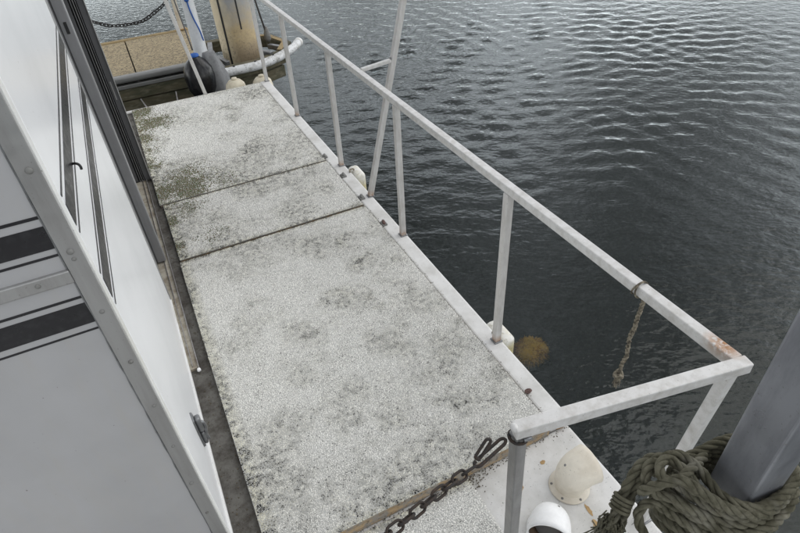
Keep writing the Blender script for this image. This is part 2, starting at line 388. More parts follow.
def make_water():
    NN = 900
    u = np.linspace(-1, 1, NN); k = 7.2
    ax = np.sinh(k * u) / np.sinh(k) * 2500.0
    lin = u * NN / 2 * 0.0215
    ax = np.where(np.abs(lin) > np.abs(ax), lin, ax)
    sp = np.gradient(ax)
    X, Y = np.meshgrid(ax + 4.5, ax + 5.5, indexing='ij')
    SP = np.maximum(*np.meshgrid(sp, sp, indexing='ij'))
    Z = np.zeros_like(X)
    g = np.random.default_rng(3)
    main = rad(57)
    for i in range(130):
        lam = 0.06 * (0.30 / 0.06) ** g.random()
        th = main + g.normal(0, 0.44)
        slope = 0.051 * (0.55 + g.random()) * (1.0 if lam < 0.25 else 0.7)
        amp = slope * lam / (2 * math.pi)
        kx = 2 * math.pi / lam * math.cos(th); ky = 2 * math.pi / lam * math.sin(th)
        ph = kx * X + ky * Y + g.random() * 6.283
        s = np.sin(ph) + 0.18 * np.cos(2 * ph)
        Z += amp * s * np.clip((lam / SP - 2.2) / 2.0, 0, 1)
    gust = 0.70 + 0.65 * fbm(X * 0.45 + 40, Y * 0.45 + 40, 3)
    Z = Z * gust + WZ
    V = np.stack([X.ravel(), Y.ravel(), Z.ravel()], 1)
    idx = np.arange(NN * NN).reshape(NN, NN)
    Fc = np.stack([idx[:-1, :-1].ravel(), idx[1:, :-1].ravel(), idx[1:, 1:].ravel(), idx[:-1, 1:].ravel()], 1)
    me = np_mesh('water', V, Fc, 4)
    me.polygons.foreach_set('use_smooth', np.ones(len(me.polygons), dtype=bool))
    me.materials.append(M['water'])
    tag(link_mesh('water', me), kind='structure')
make_water()
bm = bmesh.new(); bmesh.ops.create_grid(bm, x_segments=2, y_segments=2, size=2500, matrix=Matrix.Translation((0, 0, -3.2)))
tag(obj('seabed', bm, dirty('seabed_mud', (0.008, 0.010, 0.008), (0.006, 0.007, 0.005), 0.9, speck=False)), kind='structure')

# ------------------------------------------------------------------ boat deck and hull
HX = 1.062; SY = 5.02; BOW_Z = -0.05; STEP_Y = 0.925; WALL_X = -0.19; CY = 1.02
deck = obj('deck', boxed((-2.6, STEP_Y, -0.09), (0.972, SY - 0.02, -0.012), 0.004), M['gutter']); tag(deck, kind='structure')
# side ledge: outer rim a little higher, with a rounded edge
b = boxed((0.975, STEP_Y, -0.12), (HX, SY, 0.0), 0.012, seg=3); obj('ledge', b, M['gelcoat_deck'], deck)
b = boxed((-2.6, SY - 0.045, -0.12), (0.973, SY, -0.003), 0.01, seg=3); obj('stern_ledge', b, M['gelcoat_deck'], deck)
b = boxed((-2.6, -1.6, -0.13), (HX - 0.001, STEP_Y - 0.002, BOW_Z), 0.012, seg=3); obj('bow_deck', b, M['gelcoat_deck'], deck)
b = bmesh.new()
box(b, (-2.6, -1.6, -0.85), (HX - 0.02, SY - 0.02, -0.125), 0.02)
obj('hull', b, M['hull'], deck)
b = bmesh.new(); bar(b, (HX + 0.002, -1.6, -0.17), (HX + 0.002, SY - 0.03, -0.17), 0.04, 0.05, bev=0.015); obj('rub_rail', b, M['grey_fabric'], deck)
# grimy gutter beside the cabin, with debris
def debris(name, parent, spots, mat, lo, hi, z):
    b = bmesh.new()
    for (x, y) in spots:
        s = random.uniform(lo, hi)
        bmesh.ops.create_icosphere(b, subdivisions=1, radius=s, matrix=Matrix.Translation((x, y, z + s * 0.3)) @ Matrix.Rotation(random.uniform(0, 3), 4, 'Z') @ Matrix.Diagonal((1, random.uniform(0.5, 1.4), 0.6, 1)))
    o = obj(name, b, mat, parent); tag(o, kind='stuff'); return o
M['grit'] = dirty('wet_grit', (0.09, 0.075, 0.05), (0.03, 0.025, 0.02), 0.9, big=90, speck=False)
debris('grit', deck, [(random.uniform(-0.18, -0.105), random.uniform(0.95, 4.9)) for _ in range(700)], M['grit'], 0.001, 0.0035, -0.012)
debris('grit', deck, [(random.gauss(0.55, 0.25), 0.912 - abs(random.gauss(0, 0.009))) for _ in range(420)], M['grit'], 0.0008, 0.0026, BOW_Z)
debris('grit', deck, [(random.uniform(0.966, 0.99) , random.uniform(0.95, 4.9)) for _ in range(260)], M['grit'], 0.001, 0.003, -0.001)
debris('grit', deck, [(random.uniform(0.6, 1.05) , random.uniform(0.3, 0.91)) for _ in range(70)], M['grit'], 0.0006, 0.0016, BOW_Z)
debris('grit', deck, [(random.gauss(0.56, 0.045), 0.905 - abs(random.gauss(0, 0.028))) for _ in range(420)], M['grit'], 0.0008, 0.003, BOW_Z + 0.004)
# bare patches where the paint has flaked off the bow deck
for (px, py, rx, ry) in ((519, 487, 0.017, 0.024), (589, 510, 0.008, 0.022), (596, 524, 0.010, 0.018), (543, 462, 0.012, 0.008)):
    p = at(px, py, 2, BOW_Z + 0.0012); b = bmesh.new(); vs_ = []
    for k in range(14):
        a = 2 * math.pi * k / 14; q = random.uniform(0.65, 1.1)
        vs_.append(b.verts.new((p.x + rx * q * math.cos(a), p.y + ry * q * math.sin(a), p.z)))
    b.faces.new(vs_); obj('bare_patch', b, M['flake'], deck)

# ------------------------------------------------------------------ carpeted hatch panels
DARK = [(345, 297, 0.10, 0.6), (322, 300, 0.05, 0.6), (365, 292, 0.05, 0.6), (378, 305, 0.05, 0.4), (340, 238, 0.10, 0.6), (362, 258, 0.08, 0.6), (390, 262, 0.06, 0.5),
        (395, 330, 0.09, 0.45), (440, 355, 0.09, 0.55), (455, 330, 0.07, 0.4), (380, 350, 0.06, 0.45), (352, 420, 0.07, 0.45), (395, 415, 0.10, 0.4),
        (380, 480, 0.14, 0.6), (300, 480, 0.11, 0.5), (430, 450, 0.10, 0.55), (345, 505, 0.09, 0.6), (270, 450, 0.08, 0.45), (455, 395, 0.10, 0.55), (310, 330, 0.07, 0.5), (260, 300, 0.07, 0.3), (240, 350, 0.06, 0.35), (490, 395, 0.06, 0.45), (520, 420, 0.06, 0.6),
        (250, 152, 0.16, 0.55), (218, 172, 0.12, 0.6), (290, 150, 0.15, 0.4), (200, 118, 0.25, 0.2), (180, 240, 0.12, 0.5), (200, 225, 0.1, 0.35), (250, 183, 0.1, 0.35),
        (255, 92, 0.2, 0.55), (235, 88, 0.12, 0.3), (310, 170, 0.12, 0.35), (300, 200, 0.1, 0.3), (430, 300, 0.1, 0.35), (470, 430, 0.08, 0.4), (320, 360, 0.08, 0.3), (280, 420, 0.08, 0.3)]
MOSS = [(182, 186, 0.16, 1.5), (172, 190, 0.13, 1.4), (195, 180, 0.12, 0.9), (150, 122, 0.18, 1.2), (138, 112, 0.12, 1.2), (141, 138, 0.11, 1.2), (150, 165, 0.10, 1.1), (158, 190, 0.09, 1.2), (166, 222, 0.08, 0.9), (176, 250, 0.07, 0.9), (225, 178, 0.1, 0.5), (190, 170, 0.14, 0.6), (143, 128, 0.10, 0.8), (190, 208, 0.10, 0.5), (205, 182, 0.09, 0.45), (168, 205, 0.06, 0.5), (150, 150, 0.1, 0.5), (215, 235, 0.08, 0.3)]
DARKW = [(at(a, b_, 2, 0.015), r, s) for a, b_, r, s in DARK]; MOSSW = [(at(a, b_, 2, 0.015), r, s) for a, b_, r, s in MOSS]
def carpet(name, parent, x0, x1, y0, y1, z, sp=0.0056, hmin=0.002, hmax=0.0052, weave=False, bright=1.0):
    gx = np.arange(x0 + sp * 0.4, x1, sp); gy = np.arange(y0 + sp * 0.4, y1, sp)
    X, Y = np.meshgrid(gx, gy, indexing='ij'); X = X.copy(); X[:, ::2] += sp * 0.5
    n_ = X.size; J = 0.22 if not weave else 0.18
    X = X.ravel() + rng.normal(0, sp * J, n_); Y = Y.ravel() + rng.normal(0, sp * J, n_)
    st = np.clip((fbm(X * 5 + 3, Y * 5 + 9, 6) - 0.45) * 3.4, 0, 1) * 0.6
    br = fbm(X * 38 + 9, Y * 38 + 2, 3)
    Xw = X + 0.16 * (fbm(X * 9 + 50, Y * 9, 4) - 0.5) + 0.05 * (fbm(X * 40, Y * 40 + 20, 2) - 0.5); Yw = Y + 0.22 * (fbm(X * 9, Y * 9 + 70, 4) - 0.5) + 0.05 * (fbm(X * 40 + 9, Y * 40, 2) - 0.5)
    for p, r, s in DARKW:
        d2 = ((Xw - p.x) ** 2 + (Yw - p.y) ** 2) / (r * r); st = np.maximum(st, 1.25 * s * np.exp(-d2 * 1.6) * (0.35 + 1.3 * br))
    ms = np.zeros(n_)
    for p, r, s in MOSSW:
        d2 = ((Xw - p.x) ** 2 + (Yw - p.y) ** 2) / (r * r); ms = np.maximum(ms, s * np.exp(-d2 * 1.5) * (0.2 + 1.5 * br))
    eL = np.clip(1 - (X - x0) / 0.06, 0, 1); eE = np.clip(1 - np.minimum(Y - y0, y1 - Y) / 0.025, 0, 1)
    st = np.clip(st + 1.1 * eL * br * 1.3 + 0.9 * eE * br, 0, 1)
    if weave:
        q = np.sin((X + Y) * 2 * math.pi / 0.026) * np.sin((X - Y) * 2 * math.pi / 0.026); st = np.clip(st + 0.16 * (q > 0.25), 0, 1)
    clump = fbm(X * 60 + 31, Y * 60 + 7, 3)
    isd = rng.random(n_) < (0.010 + 0.14 * st) * (0.3 + 1.4 * (clump > 0.5))
    val = np.where(isd, rng.uniform(0.14, 0.38, n_), np.clip(rng.normal(0.77, 0.11, n_), 0.38, 0.9)) * bright
    val *= 1 - 0.90 * st * (0.25 + 1.1 * np.clip((clump - 0.36) * 3.2, 0, 1)) * rng.uniform(0.45, 1.15, n_)
    warm = np.clip(0.6 * eL + 0.5 * eE + 0.5 * st, 0, 1)
    col = np.stack([val, val * (0.99 - 0.02 * warm), val * (0.935 - 0.15 * warm)], 1)
    mg = (rng.random(n_) < np.clip(ms * 1.35, 0, 0.97))[:, None]
    green = np.stack([rng.uniform(0.055, 0.14, n_), rng.uniform(0.06, 0.125, n_), rng.uniform(0.018, 0.04, n_)], 1)
    col = np.where(mg, green, col)
    H_ = rng.uniform(hmin, hmax, n_); B = sp * rng.uniform(0.5, 0.72, n_); th = rng.uniform(0, 1.57, n_)
    V = np.zeros((n_, 5, 3))
    for k in range(4):
        V[:, k, 0] = X + B * np.cos(th + k * math.pi / 2); V[:, k, 1] = Y + B * np.sin(th + k * math.pi / 2); V[:, k, 2] = z
    V[:, 4, 0] = X + rng.normal(0, sp * 0.25, n_); V[:, 4, 1] = Y + rng.normal(0, sp * 0.25, n_); V[:, 4, 2] = z + H_
    base = (np.arange(n_) * 5)[:, None]
    Fc = np.concatenate([base + np.array([[k, (k + 1) % 4, 4]]) for k in range(4)], 0)
    o3 = np.array(wloc(parent)); V -= o3
    me = np_mesh(name, V.reshape(-1, 3), Fc, 3)
    ca = me.color_attributes.new('pile', 'FLOAT_COLOR', 'POINT')
    cc = np.ones((n_, 5, 4)); cc[:, :, :3] = col[:, None, :]
    ca.data.foreach_set('color', cc.astype(np.float32).ravel())
    me.polygons.foreach_set('use_smooth', np.ones(len(me.polygons), dtype=bool))
    me.materials.append(M['pile'])
    return tag(link_mesh(name, me, parent), kind='stuff')
def panel(name, x0, x1, y0, y1, zt, zb, label, weave, sp, tilt=0.0, bright=1.0):
    t = thing(name, ((x0 + x1) / 2, (y0 + y1) / 2, zb), label, 'hatch panel')
    obj('board', boxed((x0, y0, zb), (x1, y1, zt - 0.006), 0.002), M['ply'], t)
    obj('backing', boxed((x0 - 0.002, y0 - 0.002, zt - 0.0058), (x1 + 0.002, y1 + 0.002, zt), 0.002), M['backing'], t)
    carpet('carpet_pile', t, x0 - 0.001, x1 + 0.002, y0 - 0.002, y1 + 0.002, zt - 0.0005, sp, weave=weave, bright=bright)
    return t
panel('hatch_panel', -0.098, 0.964, 0.912, 2.640, 0.012, -0.048, 'largest speckled white carpeted deck panel, nearest the chain', False, 0.0047, bright=0.96)
panel('hatch_panel', -0.094, 0.966, 2.674, 3.291, 0.008, -0.012, 'narrow carpeted deck panel between the large one and the mossy far one', True, 0.0054)
panel('hatch_panel', -0.112, 0.964, 3.310, 4.968, 0.009, -0.012, 'mossy carpeted deck panel at the far end beside the dock', True, 0.0060)
bt = thing('bow_mat', (0.25, 0.4, BOW_Z), 'low speckled carpet strip on the lower deck under the chain', 'mat')
obj('backing', boxed((-0.62, -0.3, BOW_Z + 0.001), (0.60, 0.898, BOW_Z + 0.006), 0.001), M['backing'], bt)
carpet('carpet_pile', bt, -0.05, 0.605, 0.45, 0.898, BOW_Z + 0.0055, 0.0050)

# strip of sealant / weed in the seams
debris('grit', deck, [(random.uniform(-0.09, 0.96), 2.66 + random.gauss(0, 0.004)) for _ in range(400)], M['grit'], 0.001, 0.004, 0.0)
debris('grit', deck, [(random.uniform(-0.09, 0.96), 3.30 + random.gauss(0, 0.003)) for _ in range(300)], M['grit'], 0.001, 0.003, 0.0)

# ------------------------------------------------------------------ brackets along the ledge
def bracket(px, py, label, cap):
    p = at(px, py, 2, 0.0); p.z = 0.0; p.x = min(max(p.x, 0.972), 1.0)
    t = thing('ledge_bracket', p, label, 'bracket', 'brackets along the ledge')
    b = boxed((p.x - 0.02, p.y - 0.022, -0.004), (p.x + 0.014, p.y + 0.022, 0.010), 0.004); obj('base', b, M['grey_knob'], t)
    b = bmesh.new(); tube(b, [(p.x - 0.004, p.y - 0.012, 0.008), (p.x - 0.004, p.y - 0.012, 0.012), (p.x, p.y + 0.004, 0.015), (p.x + 0.004, p.y + 0.02, 0.008)], 0.009, 8); obj('hook', b, cap, t, True)
bracket(325, 157, 'grey bracket on the ledge at the seam below the mossy panel', M['grey_knob'])
bracket(344, 176, 'grey bracket on the ledge between the third post and the leaning pole', M['grey_knob'])
bracket(362, 198, 'grey bracket on the ledge just behind the leaning pole base', M['grey_knob'])
bracket(384, 224, 'rust-capped bracket on the ledge beside the second railing post', M['rust_cap'])
p = at(528, 392, 2, 0.004)
t = thing('debris_lump', p, 'small brown lump lying on the ledge near the largest panel', 'debris')
b = bmesh.new(); bmesh.ops.create_icosphere(b, subdivisions=3, radius=0.012, matrix=Matrix.Translation(p + Vector((0, 0, 0.006))) @ Matrix.Diagonal((1.3, 0.8, 0.7, 1)))
for v_ in b.verts: v_.co += Vector((random.uniform(-1, 1), random.uniform(-1, 1), random.uniform(-1, 1))) * 0.0022
obj('lump', b, M['rust_cap'], t)
p = at(561, 428, 2, BOW_Z)
t = thing('dead_leaf', p, 'curled brown dead leaf on the deck behind the cream ventilator', 'leaf')
b = bmesh.new(); g_ = bmesh.ops.create_grid(b, x_segments=5, y_segments=3, size=1, matrix=Matrix.Identity(4))
for v_ in b.verts:
    x_, y_ = v_.co.x, v_.co.y; wv = 0.013 * (1 - abs(x_) ** 1.6 * 0.9)
    v_.co = p + Vector((x_ * 0.026, y_ * wv, 0.010 + 0.012 * abs(y_) * (1 - x_ * x_) + 0.005 * math.sin(3 * x_) + 0.002 * random.random()))
obj('blade', b, M['leaf'], t)

# ------------------------------------------------------------------ cabin
cabin = thing('boat_cabin', (WALL_X, CY, -0.012), 'white boat cabin with black stripes and an open sliding door', 'cabin')
TOP = 2.25; DY0 = 2.375; DY1 = 3.70
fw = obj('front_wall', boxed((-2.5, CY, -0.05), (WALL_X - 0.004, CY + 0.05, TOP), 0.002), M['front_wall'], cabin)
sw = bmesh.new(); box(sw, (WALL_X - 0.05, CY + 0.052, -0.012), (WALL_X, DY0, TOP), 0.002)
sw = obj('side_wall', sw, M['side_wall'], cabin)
sw2 = bmesh.new(); box(sw2, (WALL_X - 0.05, DY1 + 0.04, -0.012), (WALL_X, 4.9, TOP), 0.002); box(sw2, (WALL_X - 0.05, DY0 + 0.001, 2.02), (WALL_X - 0.001, DY1 + 0.039, TOP), 0.0)
obj('side_wall', sw2, M['side_wall'], cabin)
obj('back_wall', boxed((-2.5, 4.85, -0.012), (WALL_X - 0.052, 4.899, TOP), 0.002), M['front_wall'], cabin)
obj('far_wall', boxed((-2.55, CY, -0.012), (-2.502, 4.9, TOP), 0.002), M['side_wall'], cabin)
obj('roof', boxed((-2.6, CY - 0.02, TOP + 0.001), (WALL_X + 0.01, 4.95, TOP + 0.05), 0.01), M['roof'], cabin)
obj('cabin_floor', boxed((-2.498, CY + 0.052, -0.012), (WALL_X - 0.052, 4.848, 0.004)), M['frame_dark'], cabin)
obj('inner_lining', boxed((-1.2, DY1 - 0.3, 0.005), (-1.15, 4.84, TOP - 0.01)), M['frame_dark'], cabin)
STR = [(1.284, 1.290), (1.2205, 1.2685), (1.203, 1.208), (1.100, 1.1055), (1.036, 1.0875), (1.0165, 1.021)]
for z0, z1 in STR:
    obj('stripe', boxed((-2.49, CY - 0.0012, z0), (WALL_X - 0.0345, CY + 0.01, z1)), M['vinyl'], fw)
    obj('stripe', boxed((WALL_X - 0.01, CY + 0.06, z0), (WALL_X + 0.0012, DY0 - 0.012, z1)), M['vinyl'], sw)
bd = obj('rub_strip', boxed((-2.49, CY - 0.007, 1.141), (WALL_X - 0.0345, CY + 0.01, 1.171), 0.003), M['trim'], fw)
# corner angle
b = bmesh.new(); box(b, (WALL_X - 0.034, CY - 0.0045, -0.04), (WALL_X + 0.0, CY + 0.002, TOP), 0.001)
tr_ = obj('corner_trim', b, M['trim'], fw)
b = bmesh.new(); box(b, (WALL_X - 0.003, CY + 0.0025, -0.01), (WALL_X + 0.0035, CY + 0.030, TOP), 0.001)
obj('corner_trim', b, M['hull'], sw)
b = bmesh.new(); lathe(b, [(0.0062, -0.001), (0.0062, 0.0012), (0.0045, 0.003), (0.0015, 0.0038)], 14)
sm = bpy.data.meshes.new('screw'); b.to_mesh(sm); b.free(); sm.materials.append(M['grey_knob']); shade_auto(sm, 50)
toF = Matrix.Rotation(rad(90), 4, 'X')
def screw(parent, p, mw=toF, s=1.0): return piece('screw', sm, parent, Matrix.Translation(p) @ mw @ Matrix.Diagonal((s, s, s, 1)))
for (px, py) in ((36, 169), (76, 250), (81, 257), (107, 310), (133, 361), (156, 405), (176, 445), (196, 481), (210, 511)):
    q = at(px, py, 1, CY - 0.0045); q.x = WALL_X - 0.017 + random.uniform(-0.004, 0.004); screw(fw, q, s=random.uniform(0.7, 1.05))
for x_ in (-0.282, -0.55, -0.85): screw(fw, Vector((x_, CY - 0.007, 1.157)), s=0.8)
# sealant bead along the corner trim
b = bmesh.new(); tube(b, [Vector((WALL_X - 0.0355 + random.uniform(-0.0012, 0.0012), CY - 0.0005, z_)) for z_ in np.arange(-0.03, 1.9, 0.03)], 0.0022, 6)
obj('sealant_bead', b, M['darksteel'], fw, True)
# base moulding along side wall
obj('base_strip', boxed((WALL_X - 0.002, CY + 0.032, -0.0115), (WALL_X + 0.006, DY0 - 0.01, 0.012), 0.002), M['hull'], sw)
# edge trim beside the door
obj('door_edge_trim', boxed((WALL_X - 0.052, DY0 - 0.010, -0.011), (WALL_X + 0.004, DY0 + 0.008, 2.02), 0.002), M['trim'], sw)
# sliding door: leading stile and glass set back, far jamb with tracks
door = obj('sliding_door', boxed((-0.232, DY0 + 0.012, 0.03), (-0.205, 2.76, 1.98), 0.002), M['frame_dark'], cabin)
obj('stile', boxed((-0.204, 2.70, 0.012), (-0.160, 2.765, 1.99), 0.004), M['frame_mid'], door)
b = bmesh.new(); box(b, (-0.188, 2.697, 1.18), (-0.176, 2.703, 1.225), 0.001); obj('latch_slot', b, M['black'], door)
b = bmesh.new(); hp = at(139, 232, 1, 2.695); tube(b, [hp + Vector((-0.012, 0, 0)), hp + Vector((0.004, -0.008, 0)), hp + Vector((0.012, -0.008, -0.02)), hp + Vector((0.0, 0, -0.03))], 0.007, 8); obj('catch', b, M['steel'], door, True)
jamb = obj('door_jamb', boxed((-0.42, DY1, 0.0), (-0.1965, DY1 + 0.035, 2.0), 0.002), M['frame_dark'], cabin)
xs = [(-0.1955, -0.188, 'black', 0.010), (-0.1875, -0.184, 'frame_mid', -0.004), (-0.1835, -0.175, 'black', 0.012), (-0.1745, -0.171, 'trim', -0.006), (-0.1705, -0.163, 'black', 0.012),
      (-0.1625, -0.160, 'frame_mid', -0.004), (-0.1595, -0.155, 'black', 0.010), (-0.1545, -0.122, 'frame_dark', 0.0), (-0.1215, -0.1165, 'trim', -0.008)]
for x0, x1, mt, dy in xs:
    obj('track' if mt != 'black' else 'track_slot', boxed((x0, DY1 + dy, 0.0), (x1, DY1 + 0.034, 2.0), 0.0008 if mt != 'black' else 0), M[mt], jamb)
b = bmesh.new(); box(b, (-0.146, DY1 - 0.004, 0.55), (-0.138, DY1 + 0.002, 0.66), 0.001); obj('strike_plate', b, M['trim'], jamb)
# door sill track
sill = obj('door_sill', boxed((-0.42, 1.86, -0.0115), (-0.150, DY1 - 0.01, 0.004), 0.002), M['sill'], cabin)
obj('sill_lip', boxed((-0.1495, 1.85, -0.0115), (-0.1455, DY1 - 0.012, 0.016), 0.001), M['steel'], sill)
obj('sill_lip', boxed((-0.172, 1.87, 0.0045), (-0.169, DY1 - 0.012, 0.012), 0.0008), M['steel'], sill)
b = bmesh.new(); lathe(b, [(0.006, -0.006), (0.008, 0.0), (0.008, 0.008), (0.004, 0.012)], 12, Matrix.Translation((-0.150, 1.846, 0.004)) @ Matrix.Rotation(rad(90), 4, 'X')); obj('sill_end_cap', b, M['cowl_white'], sill, True)
# cast latch low on the side wall
lz0 = 0.115; lz1 = 0.305; ly = 1.36
b = bmesh.new()
prof = [(0.0, lz1), (0.018, lz1 - 0.03), (0.022, lz1 - 0.07), (0.022, lz0 + 0.06), (0.016, lz0 + 0.02), (0.0, lz0), (-0.016, lz0 + 0.02), (-0.022, lz0 + 0.06), (-0.022, lz1 - 0.07), (-0.018, lz1 - 0.03)]
va = [b.verts.new((WALL_X, ly + y_, z_)) for y_, z_ in prof]; vb = [b.verts.new((WALL_X + 0.006, ly + y_ * 0.92, z_)) for y_, z_ in prof]
b.faces.new(vb)
for k in range(len(prof)): b.faces.new((va[k], va[(k + 1) % len(prof)], vb[(k + 1) % len(prof)], vb[k]))
lt = obj('wall_latch', b, M['darksteel'], sw)
b = bmesh.new(); box(b, (WALL_X + 0.006, ly - 0.013, 0.205), (WALL_X + 0.024, ly + 0.013, 0.275), 0.006); box(b, (WALL_X + 0.0062, ly - 0.010, 0.135), (WALL_X + 0.020, ly + 0.010, 0.198), 0.006); obj('latch_body', b, M['darksteel'], sw)
b = bmesh.new(); tube(b, catmull([(WALL_X + 0.008, ly, 0.25), (WALL_X + 0.026, ly, 0.24), (WALL_X + 0.028, ly, 0.21), (WALL_X + 0.022, ly, 0.175), (WALL_X + 0.024, ly, 0.15)], 5), 0.006, 8); obj('latch_lever', b, M['darksteel'], sw, True)
# small black hook on the upper stripe
hp = at(72, 164, 0, WALL_X + 0.001)
b = bmesh.new(); tube(b, catmull([hp, hp + Vector((0.006, -0.005, 0.002)), hp + Vector((0.013, -0.010, 0.0)), hp + Vector((0.0155, -0.012, -0.006)), hp + Vector((0.015, -0.012, -0.012))], 5), 0.003, 8); obj('wall_hook', b, M['black'], sw, True)

# ------------------------------------------------------------------ guard railing
RX = 1.045; RZ = 0.755
rail = thing('guard_railing', (RX, 0.5, 0.0), 'grey square-tube guard railing along the deck edge', 'railing')
cA = Vector((RX + 0.006, 0.470, RZ)); cB = Vector((0.492, 0.562, RZ - 0.002))
d1 = Vector((RX, 5.6, RZ)) - cA
tr0 = bmesh.new(); bar(tr0, cA + Vector((0, 0.0005, 0)), (RX, 6.2, RZ), 0.031, 0.031); obj('top_rail', tr0, M['rail'], rail)
b = bmesh.new(); bar(b, cA + Vector((0.0165, -0.017, 0.0004)), cB + Vector((-0.004, 0.0, 0)), 0.0315, 0.0315); obj('end_rail', b, M['rail'], rail)
def foot(p, parent):
    b = bmesh.new(); box(b, (p.x - 0.020, p.y - 0.020, p.z - 0.002), (p.x + 0.020, p.y + 0.020, p.z + 0.006), 0.002); obj('foot_plate', b, M['darksteel'], parent)
for y_ in (1.378, 2.284, 3.198, 4.128, 5.0):
    x0 = 1.04
    b = bmesh.new(); bar(b, (x0, y_, 0.003), (RX, y_, RZ - 0.0158), 0.029, 0.029, up=(0, 1, 0)); o_ = obj('post', b, M['post'], rail); foot(Vector((x0, y_, 0.0)), o_)
b = bmesh.new(); bar(b, (1.036, 0.515, BOW_Z + 0.003), cA + Vector((-0.002, 0.0, -0.017)), 0.029, 0.029, up=(0, 1, 0)); o_ = obj('post', b, M['rail'], rail); foot(Vector((1.036, 0.515, BOW_Z)), o_)
b = bmesh.new(); bar(b, (0.535, 0.560, BOW_Z + 0.003), cB + Vector((0.010, 0, -0.017)), 0.029, 0.029, up=(0, 1, 0)); o_ = obj('post', b, M['corner_post'], rail); foot(Vector((0.535, 0.560, BOW_Z)), o_)
# weld lumps at the open corner
b = bmesh.new(); bmesh.ops.create_icosphere(b, subdivisions=3, radius=0.010, matrix=Matrix.Translation(cB + Vector((-0.002, 0, 0.009))) @ Matrix.Diagonal((0.9, 1.3, 0.9, 1))); obj('weld', b, M['rail'], rail, True)
b = bmesh.new(); tube(b, [cB + Vector((0.012, -0.019, -0.022)), cB + Vector((0.03, -0.021, -0.021))], 0.005, 6); obj('weld', b, M['darksteel'], rail, True)
# leaning awning pole with its strut
lp = thing('leaning_pole', (1.052, 2.745, 0.0), 'slanted square pole rising outboard from the deck edge past the railing', 'pole')
dv = at(403, 0, 1, 2.75) - Vector((1.05, 2.745, 0.003)); dv /= dv.z
b = bmesh.new(); P0 = Vector((1.05, 2.745, 0.003)); bar(b, P0, P0 + dv * 2.3, 0.030, 0.030, up=(0, 1, 0)); po = obj('pole_tube', b, M['post'], lp)
foot(Vector((1.050, 2.745, 0.0)), po)
PJ = P0 + dv * 0.775
b = bmesh.new(); bar(b, (RX + 0.0195, 2.735, 0.765), (PJ.x - 0.016, 2.745, 0.778), 0.020, 0.020); obj('strut', b, M['rail'], lp)
b = bmesh.new(); tube(b, [(PJ.x - 0.017, 2.732, 0.790), (PJ.x - 0.017, 2.757, 0.790)], 0.0045, 6); obj('weld', b, M['darksteel'], lp, True)
# thin stanchion at the stern
sp_ = thing('stern_stanchion', (0.495, 4.99, 0.0), 'thin grey stanchion at the far end of the deck by the black fender', 'stanchion')
b = bmesh.new(); bar(b, (0.495, 4.995, 0.0), (0.37, 5.0, 0.95), 0.028, 0.028, up=(0, 1, 0)); obj('tube', b, M['post'], sp_); foot(Vector((0.495, 4.995, -0.002)), sp_)

# ------------------------------------------------------------------ frayed rope end on the rail
q0 = Vector((RX + 0.004, 0.765, RZ)); 
hr = thing('frayed_rope', (RX, 0.765, 0.37), 'short frayed tan rope with a knotted end hanging from the railing', 'rope')
b = bmesh.new()
for k, (dy, tl) in enumerate(((0.0, 0.004), (0.011, -0.006))):
    pts = [q0 + Vector((0.020 * math.cos(a) * 1.15, dy + tl * math.sin(a), 0.020 * math.sin(a) * 1.15)) for a in np.linspace(0, 2 * math.pi, 13)]
    rope(b, pts, 0.0026, step=0.003, seg=6)
obj('hitch', b, M['rope_tan'], hr, True)
b = bmesh.new()
pts = [q0 + Vector((0.024, 0.004, -0.02))] + [q0 + Vector((0.022 + random.uniform(-0.003, 0.003) - 0.012 * t_, random.uniform(-0.004, 0.004), -0.02 - 0.33 * t_)) for t_ in np.linspace(0.15, 1, 8)]
rope(b, pts, 0.0060, step=0.003, seg=6, jit=0.0014); obj('drop', b, M['rope_tan'], hr, True)
e_ = pts[-1]
b = bmesh.new()
for k in range(2):
    rope(b, [e_ + Vector((0.011 * math.cos(a + k), 0.011 * math.sin(a + k), -0.006 + 0.008 * math.sin(2 * a + k * 2))) for a in np.linspace(0, 6.3, 12)], 0.0055, step=0.003, seg=6)
obj('knot', b, M['rope_tan'], hr, True)
b = bmesh.new()
for k in range(26):
    a = random.uniform(0, 6.28); L_ = random.uniform(0.025, 0.055); dx = Vector((math.cos(a), math.sin(a), 0)) * random.uniform(0.002, 0.013)
    tube(b, [e_ + Vector((0, 0, -0.008)), e_ + dx * 0.7 + Vector((0, 0, -0.012 - L_ * 0.4)), e_ + dx + Vector((0, 0, -0.012 - L_))], 0.0011, 4)
for k in range(40):
    i_ = random.choice(pts[1:]); a = random.uniform(0, 6.28)
    tube(b, [i_, i_ + Vector((math.cos(a) * 0.008, math.sin(a) * 0.008, random.uniform(-0.012, 0.006)))], 0.0006, 3)
tag(obj('frayed_fibres', b, M['rope_tan'], hr), kind='stuff')

